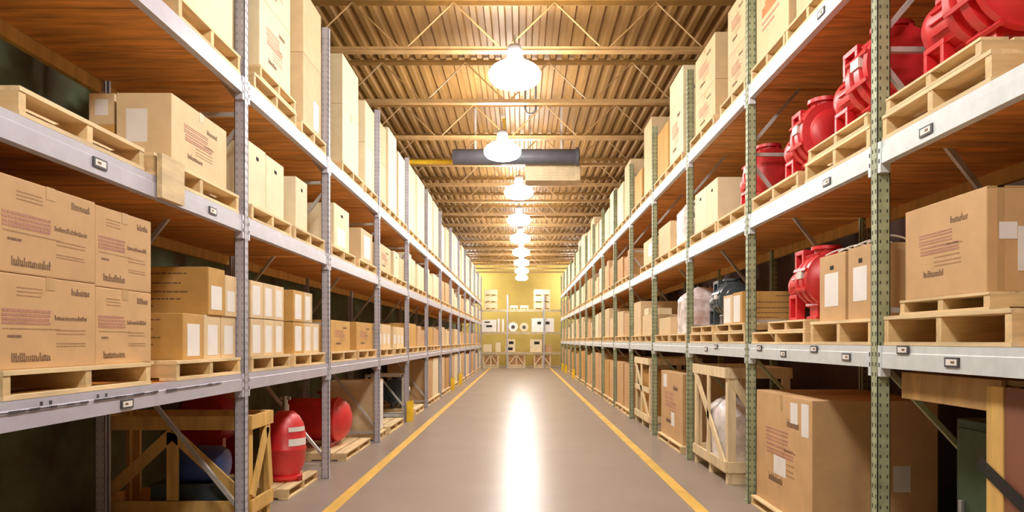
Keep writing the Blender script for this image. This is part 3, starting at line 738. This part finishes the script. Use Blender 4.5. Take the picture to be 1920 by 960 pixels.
# ------------------------------------------------------------------ crates
def crate(s, y0, y1, z0, h, x0, x1, label, wood, aisle_diag, cam_diag, group='timber crates on the floor'):
    """open timber crate; x0 is the distance of its aisle face from the aisle centre"""
    r = thing('timber_crate', (s * (x0 + x1) / 2, (y0 + y1) / 2, z0), label, 'crate', group)
    D, L = (x1 - x0) / 2, (y1 - y0) / 2; t, w = .03, .085
    b = MB(); b.box(-D, D, -L, L, .10, .125, wood)
    for y in (-L + .04, 0, L - .04): b.box(-D, D, y - .04, y + .04, 0, .10, wood)
    link('base', b.mesh('base', .003), r)
    for x in (-1, 1):
        for y in (-1, 1):
            b = MB(); b.box(x * D, x * (D - w), y * L, y * (L - t), .125, h, wood); b.box(x * D, x * (D - t), y * (L - t), y * (L - w), .125, h, wood)
            link('corner_post', b.mesh('corner_post', .002), r)
    for nm, zz in (('lower_rail', .125), ('top_rail', h - .11)):
        for x in (-1, 1):
            b = MB(); b.box(x * (D + .001), x * (D + .026), -L, L, zz, zz + .11, wood); link(nm, b.mesh(nm, .002), r)
        for y in (-1, 1):
            b = MB(); b.box(-D, D, y * (L + .001), y * (L + .026), zz, zz + .11, wood); link(nm, b.mesh(nm, .002), r)
    xa = -s * (D + .012)
    for p_, q_ in aisle_diag:
        b = MB(); b.bar((xa, p_[0], p_[1]), (xa, q_[0], q_[1]), .085, .022, wood, up=(1, 0, 0)); link('diagonal_brace', b.mesh('diagonal_brace', .002), r)
    for p_, q_ in cam_diag:
        b = MB(); b.bar((p_[0], -L - .012, p_[1]), (q_[0], -L - .012, q_[1]), .09, .022, wood, up=(0, 1, 0)); link('diagonal_brace', b.mesh('diagonal_brace', .002), r)
    return r
crate(-1, 5.56, 6.04, 0, .905, 2.15, 3.34, 'open amber timber crate with braces behind the first grey post', 'amber',
      [((-.2, .26), (.12, .78)), ((.12, .78), (.2, .26))], [((0, .77), (-.54, .27)), ((0, .77), (.54, .27)), ((0, .24), (0, .78))])
r = thing('engine_block', (-2.64, 5.80, .125), 'blue and black machine inside the amber timber crate', 'machine')
b = MB(); b.box(-.34, .30, -.15, .15, 0, .22, 'slate'); link('base', b.mesh('base', .02), r)
b = MB(); b.lathe((-.22, 0, .36), (1, 0, 0), [(0, .05), (.01, .13), (.05, .15), (.38, .15), (.43, .12), (.44, .03)], 'blueeq', 28); link('motor_housing', b.mesh('motor_housing'), r)
crate(1, 7.32, 8.72, 0, 1.215, 2.15, 2.8, 'pale timber crate with one long diagonal before the third green post', 'pale_pine', [((-.62, .2), (.62, 1.12)), ((0, .23), (0, 1.11))], [((-.27, 1.08), (.27, .24))])
wrapped(1, 7.55, 8.45, .125, .74, 'white wrapped goods inside the pale timber crate', 'offwhite', .5)
crate(1, 11.75, 13.2, 0, 1.2, 2.15, 3.0, 'pale timber crate with two openings before the fifth green post', 'pale_pine', [((-.66, .2), (.66, 1.1)), ((-.68, .66), (.68, .66)), ((0, .23), (0, 1.1))], [])
carton(1, 12.0, 12.9, .126, .85, 'brown carton standing inside the crate before the fifth green post', 'gold', depth=.6, inset=.14)

# big plywood crate at the front of the green row
r = thing('plywood_crate', (2.68, 3.40, 0), 'big open-fronted plywood crate on the floor before the first green post', 'crate')
b = MB(); b.box(-.48, .48, -.66, .64, .0, .06, 'ply'); link('base', b.mesh('base', .003), r)
b = MB(); b.box(-.47, .47, -.66, .64, 1.295, 1.32, 'ply'); link('lid', b.mesh('lid'), r)
b = MB(); b.box(-.497, -.475, -.20, .64, 1.17, 1.32, 'ply'); link('fascia_board', b.mesh('fascia_board', .003), r)
b = MB(); b.box(-.50, -.42, -.215, -.10, .06, 1.29, 'amber'); link('corner_post', b.mesh('corner_post', .004), r)
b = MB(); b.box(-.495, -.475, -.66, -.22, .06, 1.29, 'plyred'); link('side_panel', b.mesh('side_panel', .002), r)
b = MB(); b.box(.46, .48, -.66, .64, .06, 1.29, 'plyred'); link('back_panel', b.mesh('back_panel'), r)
b = MB(); b.bar((-.507, -.06, .92), (-.507, -.62, .66), .06, .006, 'hole', up=(1, 0, 0)); link('strap', b.mesh('strap'), r)['label'] = 'dark bar continuing the rack brace'  # added dark bar carrying on the line of the rack's brace
r = thing('control_cabinet', (2.73, 3.71, .06), 'dark green cabinet standing inside the big plywood crate', 'cabinet')
M['deepgreen'] = mat('deep_green_paint', (.05, .085, .045), .5)
b = MB(); b.box(-.25, .40, -.28, .30, 0, 1.0, 'deepgreen'); link('cabinet_body', b.mesh('cabinet_body', .01), r)
b = MB(); b.box(-.265, -.25, -.25, .27, .05, .95, 'deepgreen'); link('door', b.mesh('door', .004), r)
b = MB(); b.box(-.285, -.265, .20, .23, .4, .55, 'cast'); link('handle', b.mesh('handle', .003), r)

# ------------------------------------------------------------------ post guards
def guard(s, y, label):
    b = MB(); n = 12; prof = []
    x = s * (XA - .075)
    for R_ in (.115, .10):
        prof.append([(x + s * (.0 + .10) - s * R_ * math.cos(a), y + PW / 2 + R_ * math.sin(a)) for a in [math.pi * (i / n - .5) for i in range(n + 1)]])
    pts = prof[0] + prof[1][::-1]
    vs = [(px, py, 0) for px, py in pts] + [(px, py, .38) for px, py in pts]; m_ = len(pts)
    b.add(vs, [(i, (i + 1) % m_, (i + 1) % m_ + m_, i + m_) for i in range(m_)] + [(i, i + 1, m_ - 2 - i, m_ - 1 - i) for i in range(n)] + [(m_ + i, m_ + i + 1, 2 * m_ - 2 - i, 2 * m_ - 1 - i) for i in range(n)], 'yellow', False)
    return b.mesh('post_guard')
for s, k, w in ((-1, 4, 'fourth grey'), (-1, 7, 'seventh grey'), (-1, 8, 'eighth grey'), (1, 11, 'eleventh green'), (1, 13, 'thirteenth green'), (1, 14, 'fourteenth green')):
    tag(link('post_guard', guard(s, FR[s][k], w)), 'yellow rounded guard at the foot of the %s post' % w, 'post guard', 'yellow post guards')

# ------------------------------------------------------------------ rack across the end of the aisle
EY = 38.5
r = thing('pallet_rack', (0, EY, 0), 'rack standing across the end of the aisle before the yellow wall', 'pallet rack')
M['tanbeam'] = mat('tan_beam_paint', (.55, .46, .28), .5)
for x in (-2.75, -.75, 1.25, 3.25):
    for y in (0, 1.0):
        b = MB(); b.box(x - .04, x + .04, y, y + .08, 0, 4.0, 'grey'); link('post', b.mesh('post', .003), r)
for z_ in (.87, 1.98, 3.2):
    for x in (-2.71, -.71, 1.29):
        b = MB(); b.box(x, x + 1.92, .0, .05, z_ - .13, z_, 'tanbeam'); link('shelf_beam', b.mesh('shelf_beam', .003), r)
    b = MB()
    for i in range(20): b.box(-2.7 + i * .297, -2.7 + i * .297 + .29, .055, 1.0, z_ - .03, z_ - .001, 'deck')
    link('deck', b.mesh('deck'), r)
def end_carton(x0, x1, z0, h, label, tint, dark=(), y=EY + .1, depth=.8):
    b = MB(); b.box(x0, x1, y, y + depth, z0, z0 + h, tint); o = tag(link('cardboard_carton', b.mesh('carton', .006)), label, 'carton', 'goods on the rack at the aisle end')
    for (u0, u1, v0, v1) in dark:
        b = MB(); b.box(x0 + (x1 - x0) * u0, x0 + (x1 - x0) * u1, y - .004, y + .001, z0 + h * v0, z0 + h * v1, 'hole'); link('cut_out', b.mesh('cut_out'), o)
    return o
def px(v): return (v - 977) / F * EY
def pz(v): return 1.5 + (638.5 - v) / F * EY
for i, (a, c, w) in enumerate(((905, 935, 'first'), (951, 985, 'second'), (1001, 1033, 'third'))):
    x0, x1 = px(a), px(c); hh = .74
    o = thing('timber_crate', ((x0 + x1) / 2, EY + .55, 0), 'framed crate on the floor at the aisle end, %s from the grey-post row' % w, 'crate', 'crates at the aisle end')
    W2 = (x1 - x0) / 2
    b = MB(); b.box(-W2, W2, -.45, .45, 0, .08, 'pale_pine'); link('base', b.mesh('base'), o)
    b = MB(); b.box(-W2 + .05, W2 - .05, -.38, .4, .08, hh - .03, 'brown'); link('contents', b.mesh('contents'), o)
    b = MB()
    for x in (-W2, W2 - .08, -.04): b.box(x, x + .08, -.45, -.40, .08, hh, 'pale_pine')
    b.box(-W2, W2, -.449, -.401, hh - .08, hh + .0, 'pale_pine'); b.box(-W2, W2, -.449, -.401, .1, .18, 'pale_pine')
    link('front_frame', b.mesh('front_frame'), o)
    b = MB(); b.bar((-W2 + .05, -.46, .15), (-.02, -.46, hh - .05), .07, .02, 'pale_pine', up=(0, 1, 0)); b.bar((W2 - .05, -.46, .15), (.02, -.46, hh - .05), .07, .02, 'pale_pine', up=(0, 1, 0))
    link('diagonal_brace', b.mesh('diagonal_brace'), o)
end_carton(px(906), px(922), .87, .42, 'low cream carton on the lowest end shelf by the grey-post row', 'cream')
end_carton(px(929), px(939), .87, .52, 'narrow cream carton on the lowest end shelf', 'cream')
end_carton(px(947), px(966), .87, .34, 'cream carton with dark cut-out, lower of two on the end rack', 'cream', [(.25, .75, .3, .75)])
end_carton(px(950), px(966), 1.21, .36, 'cream carton with dark cut-out, upper of two on the end rack', 'cream', [(.25, .8, .25, .7)])
end_carton(px(994), px(1016), .87, .70, 'tall cream carton with dark cut-out on the lowest end shelf', 'cream', [(.35, .8, .6, .82)])
end_carton(px(1018), px(1036), .87, .40, 'grey-tan carton on the lowest end shelf by the green-post row', 'tan')
end_carton(px(903), px(931), 1.98, .66, 'white carton with slots on the middle end shelf by grey-post row', 'white', [(.2, .55, .75, .85), (.3, .7, .38, .55)])
end_carton(px(933), px(937), 1.98, .72, 'slim white upright carton, nearer the slotted white carton', 'white')
end_carton(px(941), px(945), 1.98, .70, 'slim white upright carton, nearer the white drum', 'white')
end_carton(px(997), px(1039), 1.98, .74, 'wide white carton with two dark windows on the middle end shelf', 'white', [(.25, .42, .55, .75), (.62, .80, .55, .75)])
for a, c, w in ((953, 971, 'white drum with dark middle lying on the end rack'), (974, 991, 'cream drum lying next to the white drum on the end rack')):
    x0, x1 = px(a), px(c); R_ = (x1 - x0) / 2
    b = MB(); kk = 'white' if 'white drum with' in w else 'cream'
    b.lathe(((x0 + x1) / 2, EY + .1, 1.98 + R_), (0, 1, 0), [(0, R_ * .96), (.02, R_), (.78, R_), (.8, R_ * .96)], kk, 28)
    o = tag(link('drum', b.mesh('drum')), w, 'drum', 'goods on the rack at the aisle end')
    b = MB(); b.lathe(((x0 + x1) / 2, EY + .09, 1.98 + R_), (0, 1, 0), [(0, R_ * .4), (.02, R_ * .4)], 'darkgrey', 20); link('end_cap', b.mesh('end_cap'), o)
for a, c, n, w in ((908, 932, 3, 'near the grey-post row'), (1001, 1032, 3, 'near the green-post row'), (956, 971, 1, 'alone, first of the low pair'), (975, 991, 1, 'alone, second of the low pair')):
    for j in range(n):
        z0 = 3.2 + j * .37
        x0, x1 = px(a), px(c)
        o = tag(link('bundled_slab', None, None, ((x0 + x1) / 2, EY + .5, z0)), 'cream bundle on the top end shelf %s%s' % (w, '' if n == 1 else ', %s from the bottom' % ORD[j + 1]), 'bundle', 'goods on the rack at the aisle end')
        b = MB(); W2 = (x1 - x0) / 2
        for xx in (-W2, -.05, W2 - .1): b.box(xx, xx + .1, -.4, .4, 0, .08, 'pinex')
        link('skid', b.mesh('skid'), o)
        b = MB(); b.box(-W2, W2, -.4, .4, .08, .22 if n == 1 else .36, 'cream'); link('wrapped_stack', b.mesh('wrapped_stack', .01), o)

# ------------------------------------------------------------------ room shell
YN, YF, XW, HC = -5.0, 42.6, 3.62, 6.15
# floor
fm = bpy.data.materials.new('polished_concrete'); fm.use_nodes = True
nt = fm.node_tree; N = nt.nodes; L = nt.links; bs = N['Principled BSDF']
tc = N.new('ShaderNodeTexCoord'); n1 = N.new('ShaderNodeTexNoise'); n1.inputs['Scale'].default_value = 1.3; n1.inputs['Detail'].default_value = 4
n2 = N.new('ShaderNodeTexNoise'); n2.inputs['Scale'].default_value = 40; n2.inputs['Detail'].default_value = 3
L.new(tc.outputs['Object'], n1.inputs['Vector']); L.new(tc.outputs['Object'], n2.inputs['Vector'])
mx = N.new('ShaderNodeMix'); mx.data_type = 'RGBA'; mx.inputs['A'].default_value = (.29, .235, .20, 1); mx.inputs['B'].default_value = (.37, .31, .265, 1)
L.new(n1.outputs['Fac'], mx.inputs['Factor']); L.new(mx.outputs['Result'], bs.inputs['Base Color'])
bs.inputs['Roughness'].default_value = .30
mr = N.new('ShaderNodeMapRange'); mr.inputs['To Min'].default_value = .27; mr.inputs['To Max'].default_value = .33
n3 = N.new('ShaderNodeTexNoise'); n3.inputs['Scale'].default_value = .7; n3.inputs['Detail'].default_value = 1; L.new(tc.outputs['Object'], n3.inputs['Vector'])
bs.inputs['Specular IOR Level'].default_value = .09
L.new(n3.outputs['Fac'], mr.inputs['Value']); L.new(mr.outputs['Result'], bs.inputs['Roughness'])
bp = N.new('ShaderNodeBump'); bp.inputs['Strength'].default_value = .06; bp.inputs['Distance'].default_value = .01
L.new(n2.outputs['Fac'], bp.inputs['Height']); L.new(bp.outputs['Normal'], bs.inputs['Normal'])
M['floor'] = fm
b = MB(); b.box(-XW - .2, XW + .2, YN - .2, YF + .2, -.2, 0, 'floor'); struct(link('floor', b.mesh('floor')))
M['line'] = mat('worn_yellow_line', (.80, .50, .10), .5, var=.12, grain=(5, 2, 5))
for i, x in enumerate((-1.685, 1.587)):
    b = MB(); b.box(x - .058, x + .058, YN, 38.3, 0, .0025, 'line'); struct(link('floor_line_%d' % (i + 1), b.mesh('floor_line')))
# walls
M['wgreen'] = mat('shaded_depth_green', (.12, .17, .09), .8, var=.4, grain=(1.5, 1.5, 1.5), col2=(.08, .05, .03))  # dark green-brown tone paints in the shaded depth behind the grey-post row
M['wbrown'] = mat('shaded_depth_brown', (.075, .035, .022), .8, var=.3, grain=(1.5, 1.5, 1.5))  # dark brown paints in the shaded depth behind the green-post row
M['wyellow'] = mat('yellow_wall', (.66, .50, .13), .7, var=.06, grain=(1, 1, 1))
M['wnear'] = mat('beige_wall', (.5, .4, .25), .8)
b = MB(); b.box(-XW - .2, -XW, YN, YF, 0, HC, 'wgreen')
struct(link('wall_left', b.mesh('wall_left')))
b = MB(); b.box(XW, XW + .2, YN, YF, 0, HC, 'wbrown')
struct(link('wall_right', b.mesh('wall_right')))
b = MB(); b.box(-XW - .2, XW + .2, YF, YF + .2, 0, HC, 'wyellow')
struct(link('wall_far', b.mesh('wall_far')))
b = MB(); b.box(-XW - .2, XW + .2, YN - .2, YN, 0, HC, 'wnear')
struct(link('wall_near', b.mesh('wall_near')))
# ribbed roof deck
M['roof'] = mat('brown_roof_deck', (.30, .16, .042), .5, var=.14, grain=(3, .6, 3), spec=.4)
b = MB(); prof = []; x = -XW - .2; pitch = .2
while x < XW + .2:
    prof += [(x, HC), (x + .085, HC), (x + .105, HC - .045), (x + .18, HC - .045)]; x += pitch
prof += [(x, HC), (x, HC + .1), (-XW - .2, HC + .1)]
vs = [(p_, y, q_) for y in (YN - .2, YF + .2) for p_, q_ in prof]; n = len(prof)
b.add(vs, [(i, i + 1, i + 1 + n, i + n) for i in range(n - 1)] + [(n - 1, 0, n, 2 * n - 1)], 'roof')
struct(link('ceiling', b.mesh('ceiling')))
# open-web roof joists
M['joist'] = mat('tan_joist_paint', (.50, .31, .13), .45, var=.1)
JB = 5.355; JT = HC - .05
def joist_meshes():
    b = MB(); b.bar((-XW, 0, JB + .04), (XW, 0, JB + .04), .11, .012, 'joist'); b.bar((-XW, -.012, JB + .075), (XW, -.012, JB + .075), .01, .07, 'joist'); b.bar((-XW, .012, JB + .075), (XW, .012, JB + .075), .01, .07, 'joist')
    bc = b.mesh('bottom_chord')
    b = MB(); b.bar((-XW, 0, JT - .01), (XW, 0, JT - .01), .08, .012, 'roof'); b.bar((-XW, 0, JT - .05), (XW, 0, JT - .045), .012, .06, 'roof'); tcd = b.mesh('top_chord')
    b = MB(); x = -.23 - 1.37 * 3
    while x < XW:
        for q_ in (-.685, .685):
            a_, c_ = Vector((x, 0, JB + .05)), Vector((x + q_, 0, JT - .03))
            if abs(a_.x) < XW and abs(c_.x) < XW: b.cyl(a_, c_, .012, 'joist', 8)
        x += 1.37
    return bc, tcd, b.mesh('web')
JM = joist_meshes()
yj = 9.51 - 2.06 * 6; 
n = 0
while yj < YF - .3:
    e = struct(link('roof_joist', None, None, (0, yj, 0))); n += 1
    for nm, m_ in zip(('bottom_chord', 'top_chord', 'web'), JM): link(nm, m_, e)
    yj += 2.06

# ------------------------------------------------------------------ high-bay lamps
lm = bpy.data.materials.new('glowing_acrylic'); lm.use_nodes = True
nt = lm.node_tree; bs = nt.nodes['Principled BSDF']; bs.inputs['Base Color'].default_value = (.9, .9, .88, 1)
bs.inputs['Emission Color'].default_value = (1, .96, .90, 1); bs.inputs['Emission Strength'].default_value = 92
nz = nt.nodes.new('ShaderNodeTexNoise'); M['glow'] = lm
nz.inputs['Scale'].default_value = 3; mr = nt.nodes.new('ShaderNodeMapRange'); mr.inputs['To Min'].default_value = .12; mr.inputs['To Max'].default_value = .2
nt.links.new(nz.outputs['Fac'], mr.inputs['Value']); nt.links.new(mr.outputs['Result'], bs.inputs['Roughness'])
def lamp_meshes():
    b = MB(); b.lathe((0, 0, 0), (0, 0, 1), [(-.15, .08), (-.14, .19), (-.105, .28), (-.05, .325), (.02, .33), (.08, .29), (.13, .21), (.15, .11)], 'glow', 20); sh = b.mesh('lamp_shade')
    b = MB(); b.lathe((0, 0, .15), (0, 0, 1), [(0, .09), (.02, .10), (.18, .10), (.22, .07), (.24, .03)], 'cast', 20); bh = b.mesh('ballast_housing')
    b = MB(); b.cyl((0, 0, .38), (0, 0, JB - 4.86 + .01), .012, 'silver', 8); rod = b.mesh('hanging_rod')
    return sh, bh, rod
LM = lamp_meshes()
LP = [(-.08, 8.9), (-.33, 12.5), (-.05, 15.95), (-.06, 19.6), (-.03, 23.2), (0, 26.8), (.02, 30.4), (.03, 34.0), (.03, 37.6)]
words_ = ['first from the front', 'second from the front, before the dark duct', 'third from the front', 'fourth from the front', 'fifth from the front', 'sixth from the front', 'seventh from the front', 'eighth from the front', 'last, nearest the yellow wall']
words_[-1] = 'last, closest the yellow wall'
for (x, y), w in zip(LP + [(-2.95, 40.9), (2.95, 40.9), (-.05, 5.3), (-.05, 1.7), (0, -1.9)], words_ + ['added unseen behind the grey-post row', 'added unseen behind the green-post row', 'just out of view overhead', 'above the viewer', 'behind the viewer']):  # the two cross-aisle lamps are unseen, added to brighten the yellow wall
    l_ = thing('high_bay_lamp', (x, y, 4.86), 'glowing round high-bay lamp over the aisle, ' + w, 'lamp', 'high-bay lamps over the aisle')
    for nm, m_ in zip(('lamp_shade', 'ballast_housing', 'hanging_rod'), LM): link(nm, m_, l_)

# duct, heater and pipe under the roof
r = thing('ventilation_duct', (0, 13.95, 5.14), 'dark grey round duct hung across the aisle behind the second lamp', 'duct')
b = MB(); b.lathe((-1.35, 0, 0), (1, 0, 0), [(0, .14), (.02, .15), (2.42, .15), (2.44, .14)], 'darkgrey', 24); link('duct_body', b.mesh('duct_body'), r)
b = MB(); b.lathe((1.07, 0, 0), (1, 0, 0), [(0, .15), (.01, .18), (.07, .18), (.09, .12)], 'darkgrey', 24); link('end_collar', b.mesh('end_collar'), r)
for x in (-.9, .8):
    b = MB(); b.box(x - .02, x + .02, -.006, .006, .14, 1.0, 'zinc'); link('hanger_strap', b.mesh('hanger_strap'), r)
r = thing('unit_heater', (.64, 14.42, 4.72), 'tan sheet-metal heater box hanging below the dark duct', 'heater')
b = MB(); b.box(-.56, .56, -.25, .25, 0, .32, 'tansheet'); link('heater_case', b.mesh('heater_case', .02), r)
b = MB()
for i in range(5): b.box(-.42, .42, -.262, -.245, .05 + i * .05, .07 + i * .05, 'tansheet')
link('louvre', b.mesh('louvre'), r)
for x in (-.45, .45):
    b = MB(); b.cyl((x, .2, .32), (x, .2, 1.42), .01, 'zinc', 8); link('hanger_rod', b.mesh('hanger_rod'), r)
b = MB(); b.cyl((-3.6, 14.6, 5.2), (-.36, 14.6, 5.2), .05, 'yellow', 14); b.cyl((-.36, 14.6, 5.15), (-.36, 14.6, 5.6), .05, 'yellow', 14); b.cyl((-.36, 14.6, 5.58), (-.36, 14.6, HC - .05), .03, 'yellow', 10)
tag(link('hanging_gas_pipe', b.mesh('gas_pipe')), 'yellow overhead pipe running from the grey-post row to second lamp', 'pipe')
b = MB()
pts = [(.07, 12.0, JT)] + [(.07, 12.0, 5.55)] + [(.16 - .09 * math.cos(a), 12.0, 5.45 - .09 * math.sin(a)) for a in [math.pi * i / 8 for i in range(9)]] + [(.25, 12.0, 5.55), (.25, 12.0, JT)]
b.tube(pts, .02, 'cast', 8)
tag(link('hanging_conduit', b.mesh('conduit_loop')), 'grey conduit loop hanging from the roof near the second lamp', 'conduit')

# ------------------------------------------------------------------ camera, world, view
w = bpy.data.worlds.new('dim_world'); SC.world = w; w.use_nodes = True
w.node_tree.nodes['Background'].inputs['Color'].default_value = (.02, .017, .012, 1)
cd = bpy.data.cameras.new('camera'); cam = bpy.data.objects.new('camera', cd); COL.objects.link(cam)
cam.location = (0, 0, 1.5); cam.rotation_euler = (math.pi / 2, 0, 0)
cd.sensor_width = 36; cd.lens = F / 1920 * 36; cd.shift_x = (960 - 977) / 1920; cd.shift_y = (638.5 - 480) / 1920
cd.clip_start = .05; cd.clip_end = 200
SC.camera = cam
vs_ = SC.view_settings
SC.display_settings.display_device = 'sRGB'
vs_.view_transform = 'Standard'; vs_.look = 'None'; vs_.gamma = 1.0; vs_.use_curve_mapping = False; vs_.exposure = 0.0
SC.cycles.max_bounces = 8; SC.cycles.diffuse_bounces = 5; SC.cycles.glossy_bounces = 3; SC.cycles.transparent_max_bounces = 6
SC.cycles.use_denoising = True
SC.cycles.sample_clamp_indirect = 6
